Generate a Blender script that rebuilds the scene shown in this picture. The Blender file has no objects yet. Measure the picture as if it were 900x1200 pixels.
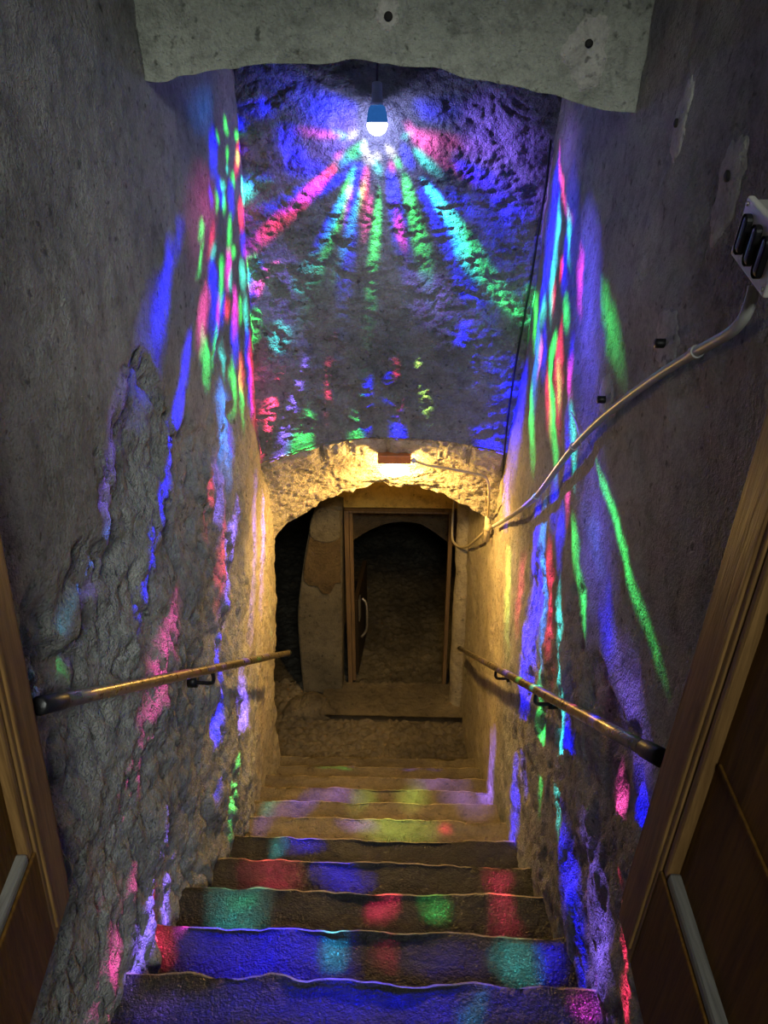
import bpy, bmesh, math
import numpy as np
from mathutils import Vector, Matrix

SC = bpy.context.scene
COL = SC.collection
R = math.radians

# ------------------------------------------------------------------ camera
EYE = (0.0, 0.0, 1.42); FOC = 901.0; PITCH = math.radians(27.0); YAW = math.radians(1.7)
def sm(a, b, x):
    t = np.clip((x - a) / (b - a), 0, 1); return t * t * (3 - 2 * t)
def XL(y, z):                        # inner face of the wall with the first handrail
    h = 1.42 - z
    return -0.69 - 0.11 * sm(2.3, 3.3, y) * np.clip((h - 1.9) / 1.6, 0, 1)
def XR(y, z):                        # inner face of the opposite wall
    h = 1.42 - z
    return 0.49 + 0.09 * np.clip(1 - h / 1.4, 0, 1.3) - 0.06 * sm(3.9, 4.9, y)
def ray(px, py):
    a, b = (px - 450) / FOC, (600 - py) / FOC
    cp, sp, cy, sy = math.cos(PITCH), math.sin(PITCH), math.cos(YAW), math.sin(YAW)
    fx, fy, fz = -sy * cp, cy * cp, -sp
    ux, uy, uz = -sy * sp, cy * sp, cp
    return np.array((fx + a * cy + b * ux, fy + a * sy + b * uy, fz + b * uz))
def at_y(px, py, y):
    d = ray(px, py); return np.array(EYE) + d * (y / d[1])
def at_wall(px, py, side, off=0.0):
    d = ray(px, py); f = XR if side > 0 else XL; t = 1.0
    for _ in range(40):
        p = np.array(EYE) + d * t
        t += ((f(p[1], p[2]) - side * off) - p[0]) / d[0] * 0.8
    return np.array(EYE) + d * t
def at_stair(px, py):
    d = ray(px, py)                  # plane through the step edges: h = 1.99 + .7037 (y - 1.23)
    t = (1.99 - 0.7037 * 1.23) / (-d[2] - 0.7037 * d[1]); return np.array(EYE) + d * t

cam = bpy.data.cameras.new('camera'); cam.sensor_fit = 'HORIZONTAL'; cam.sensor_width = 36.0
cam.lens = 36.0 * FOC / 900.0; cam.clip_start = 0.02
camera = bpy.data.objects.new('camera', cam); COL.objects.link(camera)
camera.location = EYE; camera.rotation_euler = (R(90) - PITCH, 0, YAW)
SC.camera = camera

# ------------------------------------------------------------------ world, lights, exposure
SC.view_settings.view_transform = 'Standard'; SC.view_settings.look = 'None'
SC.view_settings.exposure = 0.0; SC.view_settings.gamma = 1.0; SC.view_settings.use_curve_mapping = False
SC.cycles.max_bounces = 5; SC.cycles.diffuse_bounces = 3; SC.cycles.glossy_bounces = 3; SC.cycles.transparent_max_bounces = 6
world = bpy.data.worlds.new('world'); SC.world = world; world.use_nodes = True
world.node_tree.nodes['Background'].inputs[0].default_value = (0.92, 0.97, 0.86, 1)
world.node_tree.nodes['Background'].inputs[1].default_value = 0.022

def lamp(name, kind, loc, energy, color, radius=0.03, rot=(0, 0, 0), size=None):
    d = bpy.data.lights.new(name, kind); d.energy = energy; d.color = color
    if kind == 'AREA':
        d.shape = 'RECTANGLE'; d.size, d.size_y = size
    else:
        d.shadow_soft_size = radius
    o = bpy.data.objects.new(name, d); COL.objects.link(o); o.location = loc; o.rotation_euler = rot
    return o

# the lamp of the room the doors open from
lamp('room_light', 'AREA', (0.40, -1.7, 2.75), 100.0, (0.95, 1.0, 0.91), rot=(R(52), 0, R(4)), size=(0.9, 0.5))

BULB = (-0.123, 3.270, 1.394)
WARM = (-0.052, 3.500, -0.085)
BEAMS = [  # centre and tilt of each coloured ray (radians from straight down), half length, half width, colour
    (-0.853,0.41,-1.67,0.268,0.074,(18.59,0.56,2.23)), (-0.882,0.261,2.74,0.06,0.03,(24.51,0.74,2.94)), (-0.826,0.433,-2.43,0.308,0.073,(0.0,0.04,20.07)),
    (-1.238,0.534,2.85,0.089,0.07,(0.0,0.02,10.95)), (-1.564,0.399,2.85,0.056,0.026,(0.0,0.09,46.08)), (-1.412,0.341,2.81,0.042,0.01,(0.0,0.09,43.59)),
    (-1.422,0.556,-0.27,0.134,0.073,(0.0,0.02,8.74)), (-1.437,1.026,1.52,0.359,0.259,(0.0,0.01,3.57)), (-1.522,1.134,-2.15,0.758,0.236,(0.0,0.01,3.29)),
    (-1.66,0.524,2.6,0.092,0.052,(0.0,0.03,13.39)), (-1.2,0.33,3.07,0.055,0.02,(0.0,0.04,21.85)), (-1.209,0.488,2.98,0.23,0.054,(0.0,0.01,7.27)),
    (-1.104,1.012,-2.83,0.16,0.07,(0.08,1.21,1.13)), (0.944,1.151,2.96,0.167,0.083,(0.05,0.8,0.75)), (-0.017,1.0,2.64,0.148,0.091,(0.93,0.93,0.93)),
    (0.463,0.825,1.75,0.118,0.075,(0.08,1.58,0.25)), (-0.881,0.772,-1.58,0.087,0.069,(2.29,0.07,0.27)), (1.055,0.279,-2.82,0.079,0.04,(0.0,0.06,30.14)),
    (1.536,1.048,1.83,0.474,0.172,(0.0,0.0,1.79)), (-0.664,0.938,-2.21,0.343,0.136,(0.07,1.42,0.23)), (-0.484,0.445,1.78,0.294,0.067,(0.42,8.32,1.33)),
    (-0.288,0.452,-1.74,0.238,0.054,(0.18,3.64,0.58)), (-0.511,0.355,-1.73,0.118,0.056,(0.0,0.04,18.69)), (-0.354,0.447,2.07,0.333,0.075,(0.0,0.03,12.98)),
    (-0.441,0.471,2.08,0.154,0.046,(4.65,0.37,2.09)), (-0.245,0.596,1.8,0.211,0.083,(3.81,0.11,0.46)), (-0.132,0.43,-1.82,0.115,0.049,(4.74,0.38,2.13)),
    (-0.029,0.364,-1.75,0.208,0.056,(0.54,10.83,1.73)), (0.234,0.513,-1.69,0.284,0.11,(0.0,0.02,9.24)), (0.221,0.371,1.59,0.082,0.055,(8.28,0.25,0.99)),
    (0.421,0.417,-2.02,0.247,0.073,(0.48,9.64,1.54)), (0.649,0.35,-2.11,0.207,0.113,(0.0,0.07,35.24)), (0.708,0.319,-1.67,0.216,0.062,(1.59,31.87,5.1)),
    (0.645,0.248,1.94,0.065,0.06,(1.43,28.67,4.59)), (0.934,0.675,1.58,0.193,0.099,(0.19,3.07,2.87)), (1.082,0.889,1.6,0.527,0.122,(2.15,0.17,0.97)),
    (1.223,0.775,1.92,0.395,0.145,(1.51,0.12,0.68)), (1.141,0.404,-2.58,0.088,0.074,(0.0,0.04,21.08)), (0.535,0.198,-3.09,0.055,0.011,(0.0,0.15,73.55)),
    (0.432,0.149,-3.12,0.06,0.01,(0.0,0.42,209.15)), (0.871,0.369,0.12,0.091,0.065,(0.0,0.02,11.23)), (-0.49,0.155,-3.07,0.057,0.009,(4.96,79.41,74.45)),
    (-0.272,0.1,3.1,0.047,0.009,(10.8,216.01,34.56)), (-0.5,0.227,-3.03,0.092,0.01,(1.15,18.46,17.3)), (-0.084,0.102,3.13,0.029,0.009,(9.2,184.02,29.44)),
    (0.069,0.109,-0.01,0.038,0.009,(0.0,0.68,339.81)), (0.377,0.097,0.01,0.051,0.009,(0,1.0,500)), (0.453,0.098,-3.01,0.037,0.009,(0,1.0,500)),
    (-0.401,0.098,2.95,0.023,0.009,(419.49,12.58,50.34)), (0.082,0.133,-0.01,0.02,0.009,(79.04,2.37,9.49)), (0.188,0.121,3.13,0.026,0.009,(102.33,186.05,27.91)),
    (-0.218,0.133,2.75,0.032,0.009,(71.89,2.16,8.63)), (-0.051,0.117,3.12,0.027,0.009,(0.0,0.42,209.68)), (0.036,0.129,-3.07,0.029,0.009,(0.0,0.26,128.73)),
    (-1.283,0.818,-2.33,0.292,0.076,(2.25,0.18,1.01)), (-0.16,0.913,2.99,0.132,0.081,(1.13,1.13,1.13)), (-0.552,0.929,2.98,0.124,0.071,(0.06,1.01,0.95)),
    (0.304,0.803,1.82,0.109,0.089,(1.31,0.11,0.59)), (-0.412,0.742,-3.04,0.12,0.104,(0.0,0.0,2.48)), (-0.416,1.035,2.36,0.297,0.115,(1.2,1.2,1.2)),
    (0.36,1.046,2.22,0.214,0.115,(1.0,1.0,1.0)), (-0.882,1.2,-2.16,0.178,0.1,(1.08,1.08,1.08)), (-0.027,0.815,2.15,0.17,0.099,(0.08,1.27,1.19)),
    (0.703,0.863,-1.76,0.218,0.123,(0.0,0.01,3.18)), (1.369,0.416,-2.6,0.458,0.151,(1.76,0.96,8.0)), (0.951,0.256,-2.83,0.303,0.087,(0.0,0.02,11.21)),
    (0.365,0.184,2.97,0.21,0.068,(1.66,0.9,7.54)), (-0.575,0.19,2.95,0.353,0.039,(1.56,0.85,7.1)), (-0.698,0.187,-3.13,0.031,0.009,(82.96,6.64,37.33)),
    (-1.146,0.794,-1.57,0.913,0.398,(0.31,0.17,1.42)), (-0.617,0.73,2.96,0.477,0.093,(0.0,0.0,2.15)), (-1.037,0.519,-2.96,0.193,0.072,(0.0,0.01,7.09)),
    (0.514,0.105,-2.99,0.066,0.009,(0,1.0,500)), (0.791,0.163,-3.05,0.038,0.009,(5.95,118.96,19.03)), (0.686,0.186,3.02,0.041,0.009,(2.76,55.3,8.85)),
    (-1.255,-0.788,2.7,0.165,0.102,(0.0,0.04,18.42)), (-1.122,-0.617,1.57,0.15,0.078,(0.0,0.04,18.59)), (-1.579,-0.309,1.86,0.125,0.061,(0.39,7.79,1.25)),
    (-1.399,-0.312,1.85,0.089,0.055,(0.41,8.13,1.3)), (-1.52,0.236,1.43,0.151,0.043,(0.43,8.58,1.37)), (-1.393,0.153,1.59,0.13,0.054,(0.44,8.78,1.4)),
    (-1.385,0.15,1.94,0.22,0.088,(7.83,0.23,0.94)), (-1.276,-0.114,1.52,0.111,0.049,(0.47,9.5,1.52)), (-1.176,-0.532,1.78,0.104,0.028,(0.61,9.84,9.22)),
    (-1.173,0.272,2.98,0.082,0.051,(2.82,45.14,42.32)), (-1.166,-0.226,1.74,0.154,0.108,(0.0,0.03,14.62)), (-1.07,0.123,1.37,0.154,0.092,(16.48,0.49,1.98)),
    (-0.986,-0.322,2.78,0.097,0.075,(0.76,15.1,2.42)), (-1.1,-0.493,2.13,0.063,0.056,(0.59,11.87,1.9)), (-0.921,0.154,0.98,0.107,0.07,(0.0,0.04,22.16)),
    (-0.834,-0.928,2.73,0.04,0.031,(1.44,28.84,4.61)), (-0.767,-0.875,-2.94,0.053,0.034,(1.66,33.15,5.3)), (-0.902,-0.901,2.02,0.251,0.193,(3.89,0.31,1.75)),
    (-0.777,-0.689,1.82,0.079,0.056,(0.0,0.07,34.39)), (-0.844,-0.703,1.87,0.067,0.028,(0.86,13.78,12.92)), (-0.826,-0.51,1.6,0.068,0.058,(1.2,23.91,3.83)),
    (-0.85,-0.343,1.92,0.111,0.076,(20.81,1.04,18.73)), (-0.815,0.044,1.47,0.093,0.063,(1.19,19.11,17.92)), (-0.788,0.184,2.91,0.068,0.009,(5.42,108.36,17.34)),
    (-0.916,-0.185,1.52,0.096,0.028,(0.84,16.85,2.7)), (-0.733,0.184,3.09,0.023,0.009,(104.12,8.33,46.86)), (-0.586,-1.108,-2.72,0.109,0.046,(0.0,0.16,80.18)),
    (-0.524,-1.1,-2.33,0.095,0.071,(0.0,0.05,25.52)), (-0.555,-0.87,1.62,0.049,0.047,(0.0,0.19,93.81)), (-0.474,-0.876,3.08,0.059,0.039,(0.0,0.35,175.04)),
    (-0.403,-0.897,1.95,0.041,0.03,(0.0,0.51,255.42)), (-0.35,-0.919,2.56,0.035,0.024,(0.0,0.57,285.45)), (-0.666,-0.747,1.18,0.079,0.068,(36.79,2.94,16.55)),
    (-0.71,-0.6,-2.06,0.13,0.083,(0.0,0.09,44.3)), (-0.779,-0.493,-2.98,0.075,0.054,(1.21,24.16,3.87)), (-0.727,-0.358,1.56,0.068,0.033,(26.79,0.8,3.21)),
    (-0.642,-0.201,1.32,0.092,0.066,(0.0,0.1,48.27)), (-0.59,-0.682,-2.24,0.082,0.029,(2.72,54.49,8.72)), (-0.621,-0.564,2.48,0.066,0.032,(1.94,38.74,6.2)),
    (-0.549,-0.255,-2.29,0.063,0.049,(2.68,53.68,8.59)), (-0.743,0.181,2.92,0.08,0.009,(0.0,0.26,131.23)), (-0.618,0.146,2.91,0.058,0.009,(8.54,170.75,27.32)),
    (-0.521,0.073,3.09,0.096,0.054,(68.6,2.06,8.23)), (-0.41,0.097,2.9,0.034,0.009,(452.69,13.58,54.32)), (-0.487,-0.412,-2.01,0.121,0.056,(2.67,19.55,88.86)),
    (-0.515,-0.137,2.8,0.066,0.038,(2.35,47.06,7.53)), (-0.591,0.021,2.11,0.073,0.066,(0.0,0.11,53.39)), (-0.72,-0.177,2.53,0.078,0.075,(29.44,1.47,26.49)),
    (-0.685,0.044,1.83,0.068,0.058,(1.46,23.3,21.85)), (-0.411,-0.474,1.22,0.08,0.039,(12.54,6.84,57.01)), (-0.343,-0.38,1.89,0.099,0.026,(52.17,28.46,237.14)),
    (-0.283,-0.439,2.76,0.057,0.033,(0,1.0,500)), (-0.313,0.072,2.04,0.081,0.028,(56.23,30.67,255.6)), (-0.249,-0.235,1.65,0.052,0.022,(110.0,60.0,500)),
    (-0.353,-0.45,2.13,0.064,0.024,(87.51,2.63,10.5)), (-0.304,-0.817,1.94,0.089,0.031,(109.21,8.74,49.14)), (-0.326,-1.074,-2.15,0.019,0.009,(1.54,30.87,4.94)),
    (-0.324,-1.119,-2.13,0.022,0.015,(0.5,3.65,16.61)), (-0.361,-1.091,1.39,0.02,0.014,(2.93,21.46,97.53)), (-0.397,-1.101,-2.35,0.085,0.034,(9.46,5.16,42.99)),
    (-0.323,-1.122,-1.85,0.012,0.009,(1.11,17.82,16.71)), (-0.322,-0.071,2.34,0.084,0.034,(26.29,14.34,119.49)), (-0.234,-0.841,1.89,0.048,0.013,(257.99,20.64,116.1)),
    (-0.235,-0.755,1.97,0.055,0.009,(108.31,59.08,492.33)), (-0.229,-0.704,2.51,0.026,0.016,(500,15.0,60.0)), (-0.231,-0.648,2.18,0.029,0.018,(110.0,60.0,500)),
    (-0.21,-0.676,1.48,0.021,0.009,(500,25.0,450.0)), (-0.214,-0.347,1.86,0.031,0.013,(20.55,411.08,65.77)), (-0.712,-1.103,-2.88,0.068,0.04,(0.0,0.03,15.96)),
    (-1.354,-0.969,2.37,0.396,0.108,(0.07,0.54,2.45)), (-1.037,-0.705,2.32,0.049,0.048,(0.66,13.25,2.12)), (-0.868,-0.762,2.87,0.069,0.051,(17.0,0.51,2.04)),
    (-0.814,-0.278,1.6,0.067,0.046,(0.87,13.95,13.08)), (-0.708,-0.065,1.93,0.055,0.045,(1.17,23.44,3.75)), (-0.72,-0.445,1.49,0.063,0.051,(0.0,0.06,31.99)),
    (-0.555,-0.112,1.4,0.052,0.041,(38.09,1.14,4.57)), (-0.704,-0.524,2.31,0.053,0.04,(23.48,1.17,21.13)), (-0.508,0.043,1.54,0.062,0.05,(0.0,0.14,72.09)),
    (-0.605,-0.415,-2.16,0.052,0.037,(1.37,21.89,20.52)), (-1.397,-0.657,2.05,0.074,0.041,(0.31,6.2,0.99)), (-1.313,-0.341,1.74,0.082,0.032,(0.38,6.08,5.7)),
    (-1.009,-0.833,-2.09,0.058,0.05,(0.0,0.03,15.57)), (-0.478,-0.314,-2.17,0.06,0.034,(0.0,0.12,59.72)), (-0.411,-0.569,2.12,0.048,0.026,(42.59,1.28,5.11)),
    (1.054,-0.125,-2.38,0.322,0.174,(0.0,0.03,16.3)), (0.799,-0.266,1.15,0.073,0.048,(1.24,19.76,18.53)), (0.824,-0.475,-2.45,0.07,0.049,(21.71,0.65,2.61)),
    (0.655,-0.789,-3.01,0.039,0.029,(0.0,0.09,46.13)), (0.444,-0.641,1.6,0.042,0.031,(0.0,0.21,106.13)), (0.603,-0.664,-2.85,0.043,0.026,(2.1,41.95,6.71)),
    (1.165,-0.193,-2.56,0.357,0.157,(0.0,0.04,21.31)), (1.067,-0.345,-2.65,0.207,0.066,(0.95,15.2,14.25)), (1.27,-0.352,-2.14,0.442,0.035,(11.84,0.95,5.33)),
    (0.993,-0.679,-2.62,0.16,0.038,(1.17,18.73,17.56)), (1.403,-0.404,1.14,0.476,0.184,(0.49,0.27,2.24)), (0.882,-0.157,1.7,0.138,0.123,(0.0,0.07,36.51)),
    (0.857,-0.407,-2.49,0.14,0.049,(1.62,25.96,24.34)), (0.907,-0.57,-2.32,0.067,0.042,(28.43,0.85,3.41)), (0.809,-0.85,3.04,0.092,0.033,(35.65,1.78,32.09)),
    (0.752,-0.715,-2.54,0.063,0.038,(2.36,47.15,7.54)), (0.905,-0.64,-2.73,0.116,0.062,(0.0,0.07,36.89)), (0.753,-0.015,-1.96,0.181,0.048,(1.74,34.75,5.56)),
    (0.662,-0.256,-2.41,0.148,0.077,(1.8,13.19,59.93)), (0.631,-0.655,-3.11,0.111,0.049,(60.68,1.82,7.28)), (0.679,-0.569,1.86,0.055,0.039,(2.65,52.95,8.47)),
    (0.57,-0.584,-2.63,0.116,0.037,(4.62,92.38,14.78)), (0.588,-0.527,-2.45,0.074,0.032,(56.75,1.7,6.81)), (0.604,-0.786,-3.1,0.041,0.027,(74.54,3.73,67.09)),
    (0.531,-0.29,-2.24,0.108,0.042,(4.21,84.26,13.48)), (0.51,0.011,1.23,0.139,0.11,(0.0,0.24,118.93)), (0.619,-1.087,-2.74,0.11,0.039,(1.41,28.11,4.5)),
    (0.509,-0.807,-2.78,0.057,0.024,(5.84,93.51,87.67)), (0.676,-0.932,3.1,0.316,0.129,(2.83,2.27,28.31)), (0.9,-0.755,-2.74,0.465,0.142,(0.0,0.02,7.6)),
    (0.509,-0.761,2.83,0.059,0.033,(0.0,0.17,83.75)), (0.685,-0.386,-2.28,0.116,0.045,(0.0,0.07,36.68)), (0.667,-0.316,-2.42,0.074,0.037,(37.77,1.13,4.53)),
    (0.412,-1.034,-2.38,0.093,0.01,(10.21,204.17,32.67)), (0.409,-0.936,1.76,0.103,0.062,(3.87,3.1,38.74)), (0.36,-0.438,2.23,0.1,0.052,(0.0,0.72,360.9)),
    (0.373,-0.536,2.69,0.07,0.039,(7.94,58.21,264.58)), (0.361,-0.607,2.61,0.049,0.029,(179.47,5.38,21.54)), (0.351,-0.697,2.36,0.043,0.022,(12.01,192.22,180.21)),
    (0.417,-0.708,1.93,0.041,0.03,(0.0,0.31,153.54)), (0.412,-0.821,-2.12,0.03,0.017,(6.33,126.58,20.25)), (0.376,-0.849,-2.36,0.028,0.017,(11.58,231.62,37.06)),
    (0.362,-0.966,1.92,0.028,0.022,(0.0,0.29,146.68)), (0.336,-1.0,1.43,0.05,0.028,(18.82,10.27,85.57)), (0.31,-0.112,-2.03,0.08,0.033,(74.56,135.56,20.33)),
    (0.286,-0.388,1.81,0.06,0.038,(0,1.0,500)), (0.291,-0.521,-2.91,0.03,0.025,(18.43,368.6,58.98)), (0.301,-0.688,2.41,0.04,0.014,(23.78,380.55,356.77)),
    (0.296,-0.739,1.51,0.047,0.015,(0,1.0,500)), (0.301,-0.921,2.24,0.024,0.013,(322.25,25.78,145.01)), (0.304,-1.005,2.15,0.022,0.013,(0.0,0.98,488.3)),
    (0.191,-0.042,-1.73,0.053,0.022,(110.0,60.0,500)), (0.218,-0.307,1.77,0.041,0.027,(0,1.0,500)), (0.254,-0.717,1.42,0.039,0.018,(0,1.0,500)),
    (0.254,-0.812,1.84,0.062,0.019,(63.01,34.37,286.4)), (0.257,-0.904,2.36,0.023,0.01,(500,15.0,60.0)), (0.377,0.028,-1.88,0.068,0.034,(28.57,15.58,129.87)),
    (0.331,-0.266,1.64,0.046,0.043,(114.49,3.43,13.74)), (0.419,-0.918,-1.88,0.05,0.023,(0.81,5.94,27.0)), (0.45,-0.767,2.24,0.031,0.015,(95.12,7.61,42.8)),
    (-0.102,-0.357,-3.13,0.036,0.016,(0.0,0.86,432.04)), (-0.142,-0.358,2.6,0.016,0.013,(12.2,195.27,183.07)), (-0.134,-0.479,1.81,0.068,0.041,(173.27,5.2,20.79)),
    (-0.039,-0.474,3.04,0.047,0.021,(0.0,0.96,478.56)), (0.173,-0.467,-3.02,0.025,0.019,(272.6,8.18,32.71)), (-0.157,-0.59,1.85,0.071,0.04,(7.85,125.57,117.72)),
    (-0.153,-0.579,2.86,0.021,0.011,(7.66,153.16,24.51)), (0.023,-0.595,0.09,0.023,0.017,(456.19,13.69,54.74)), (0.093,-0.592,0.31,0.023,0.016,(12.77,255.36,40.86)),
    (0.176,-0.571,1.47,0.061,0.021,(178.14,5.34,21.38)), (-0.102,-0.709,2.93,0.103,0.07,(0,1.0,500)), (-0.023,-0.706,2.23,0.02,0.018,(12.42,198.77,186.34)),
    (0.034,-0.708,-2.92,0.02,0.017,(122.18,3.67,14.66)), (0.174,-0.709,-2.99,0.031,0.015,(10.27,164.4,154.12)), (0.212,-0.703,0.49,0.021,0.012,(0,1.0,500)),
    (0.102,-0.709,-3.08,0.051,0.019,(0.0,0.14,67.91)), (0.009,-0.819,-3.13,0.218,0.021,(0.0,0.54,269.87)), (0.229,-0.805,-2.8,0.015,0.009,(470.69,23.53,423.62)),
    (0.121,-0.818,-3.06,0.025,0.01,(4.56,91.17,14.59)), (-0.186,-0.811,2.89,0.029,0.012,(23.28,12.7,105.82)), (-0.122,-0.12,-1.8,0.071,0.028,(0.0,0.29,144.53)),
    (-0.169,-0.14,1.68,0.055,0.016,(3.7,59.18,55.48)), (-0.028,-0.086,-1.74,0.076,0.026,(51.57,93.77,14.07)), (0.059,-0.058,1.57,0.1,0.034,(60.27,109.58,16.44)),
    (0.036,-0.247,2.52,0.067,0.058,(51.31,93.28,13.99)), (0.11,-0.251,2.71,0.015,0.014,(163.1,4.89,19.57)), (0.145,-0.085,1.91,0.085,0.035,(28.35,15.46,128.87)),
    (-0.069,-0.055,1.85,0.053,0.042,(27.59,15.05,125.39)), (-0.024,-0.247,3.04,0.041,0.014,(20.5,11.18,93.19)), (-0.168,-0.215,-1.7,0.07,0.02,(18.12,9.88,82.34)),
    (0.098,0.029,3.01,0.056,0.042,(23.24,12.67,105.62))]

def crystal_light(loc):
    """The crystal lamp: one small source whose colour depends on the direction it shines in."""
    o = lamp('crystal_light', 'POINT', loc, 4 * math.pi, (1, 1, 1), radius=0.010)
    d = o.data; d.use_nodes = True; nt = d.node_tree; N = nt.nodes; Lk = nt.links.new
    em = next(n for n in N if n.type == 'EMISSION')
    geo = N.new('ShaderNodeNewGeometry'); sep = N.new('ShaderNodeSeparateXYZ'); Lk(geo.outputs['Incoming'], sep.inputs[0])
    def M(op, a, b=None):
        n = N.new('ShaderNodeMath'); n.operation = op
        for i, v in enumerate((a, b)):
            if v is None: continue
            if isinstance(v, (int, float)): n.inputs[i].default_value = v
            else: Lk(v, n.inputs[i])
        return n.outputs[0]
    x, y, z = sep.outputs
    al = M('ARCCOSINE', M('MULTIPLY', z, -1.0))
    k = M('DIVIDE', al, M('ADD', M('SQRT', M('ADD', M('MULTIPLY', x, x), M('MULTIPLY', y, y))), 1e-5))
    cmb = N.new('ShaderNodeCombineXYZ'); Lk(M('MULTIPLY', x, k), cmb.inputs[0]); Lk(M('MULTIPLY', y, k), cmb.inputs[1])
    # the facets fray the edges of each ray a little
    nz = N.new('ShaderNodeTexNoise'); nz.inputs['Scale'].default_value = 16.0; nz.inputs['Detail'].default_value = 1.0
    Lk(cmb.outputs[0], nz.inputs['Vector'])
    sb = N.new('ShaderNodeVectorMath'); sb.operation = 'SUBTRACT'; Lk(nz.outputs['Color'], sb.inputs[0]); sb.inputs[1].default_value = (0.5, 0.5, 0.5)
    ma = N.new('ShaderNodeVectorMath'); ma.operation = 'MULTIPLY_ADD'
    Lk(sb.outputs[0], ma.inputs[0]); ma.inputs[1].default_value = (0.045, 0.045, 0.0); Lk(cmb.outputs[0], ma.inputs[2])
    acc = None
    vec = ma.outputs[0]
    for i, (cx, cy, th, a, b, col) in enumerate(BEAMS):
        if i and i % 8 == 0:               # keeps the shader evaluating the rays a few at a time
            dp = N.new('ShaderNodeVectorMath'); dp.operation = 'MULTIPLY_ADD'; dp.inputs[1].default_value = (1e-9,) * 3
            Lk(acc, dp.inputs[0]); Lk(ma.outputs[0], dp.inputs[2]); vec = dp.outputs[0]
        mp = N.new('ShaderNodeMapping'); mp.vector_type = 'TEXTURE'
        mp.inputs['Location'].default_value = (cx, cy, 0); mp.inputs['Rotation'].default_value = (0, 0, th); mp.inputs['Scale'].default_value = (a * 1.12, b * 1.12, 1)
        g = N.new('ShaderNodeTexGradient'); g.gradient_type = 'SPHERICAL'
        Lk(vec, mp.inputs['Vector']); Lk(mp.outputs[0], g.inputs[0])
        v = N.new('ShaderNodeVectorMath'); v.operation = 'MULTIPLY_ADD'
        Lk(g.outputs['Fac'], v.inputs[0]); v.inputs[1].default_value = tuple(2.0 * c for c in col)
        if acc is None: v.inputs[2].default_value = GLOW
        else: Lk(acc, v.inputs[2])
        acc = v.outputs[0]
    Lk(acc, em.inputs['Color']); em.inputs['Strength'].default_value = 1.0
    return o
GLOW = (0.26, 0.28, 0.75)             # what the lamp spills in every direction
crystal_light((BULB[0], BULB[1] - 0.005, BULB[2] - 0.012))
lamp('bulkhead_light', 'POINT', (WARM[0], 3.492, -0.122), 46.0, (1.0, 0.60, 0.155), radius=0.022)
lamp('bulkhead_downlight', 'AREA', (WARM[0], 3.494, -0.132), 66.0, (1.0, 0.60, 0.155), rot=(R(-8), 0, 0), size=(0.10, 0.045))

# unseen warm fill added high behind the arch to light the ochre wall
lamp('cellar_fill', 'POINT', (-0.12, 4.62, -0.52), 1.8, (1.0, 0.60, 0.14), radius=0.04)

# ------------------------------------------------------------------ numeric noise
def _hash(i, j, k, s):
    n = (i.astype(np.int64) * 73856093) ^ (j.astype(np.int64) * 19349663) ^ (k.astype(np.int64) * 83492791) ^ (s * 2654435761)
    n = (n ^ (n >> 13)) * 1274126177 & 0x7fffffff
    n = (n ^ (n >> 16)) * 668265263 & 0x7fffffff
    return ((n >> 3) & 0xffff) / 65535.0
def vnoise(p, s=0):
    f = np.floor(p); t = p - f; t = t * t * t * (t * (t * 6 - 15) + 10); i, j, k = (f[..., a] for a in range(3))
    out = 0
    for a in (0, 1):
        wa = t[..., 0] if a else 1 - t[..., 0]
        for b in (0, 1):
            wb = t[..., 1] if b else 1 - t[..., 1]
            for c in (0, 1):
                wc = t[..., 2] if c else 1 - t[..., 2]
                out = out + wa * wb * wc * _hash(i + a, j + b, k + c, s)
    return out * 2 - 1
def fbm(p, scale, octs=3, s=0, gain=0.5):
    out = 0; a = 1.0; q = p * scale
    for o in range(octs):
        out = out + a * vnoise(q, s + o * 7); q = q * 2.03 + 11.7; a *= gain
    return out
def worley(p, scale, s=0):
    q = p * scale; f = np.floor(q); F1 = np.full(p.shape[:-1], 9.0); F2 = F1.copy(); ID = F1 * 0
    for a in (-1, 0, 1):
        for b in (-1, 0, 1):
            for c in (-1, 0, 1):
                i, j, k = f[..., 0] + a, f[..., 1] + b, f[..., 2] + c
                h = _hash(i, j, k, s)
                d = np.sqrt((i + h - q[..., 0]) ** 2 + (j + _hash(i, j, k, s + 1) - q[..., 1]) ** 2 + (k + _hash(i, j, k, s + 2) - q[..., 2]) ** 2)
                lo = d < F1
                F2 = np.where(lo, F1, np.minimum(F2, d)); ID = np.where(lo, h, ID); F1 = np.where(lo, d, F1)
    return F1, F2, ID

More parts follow.
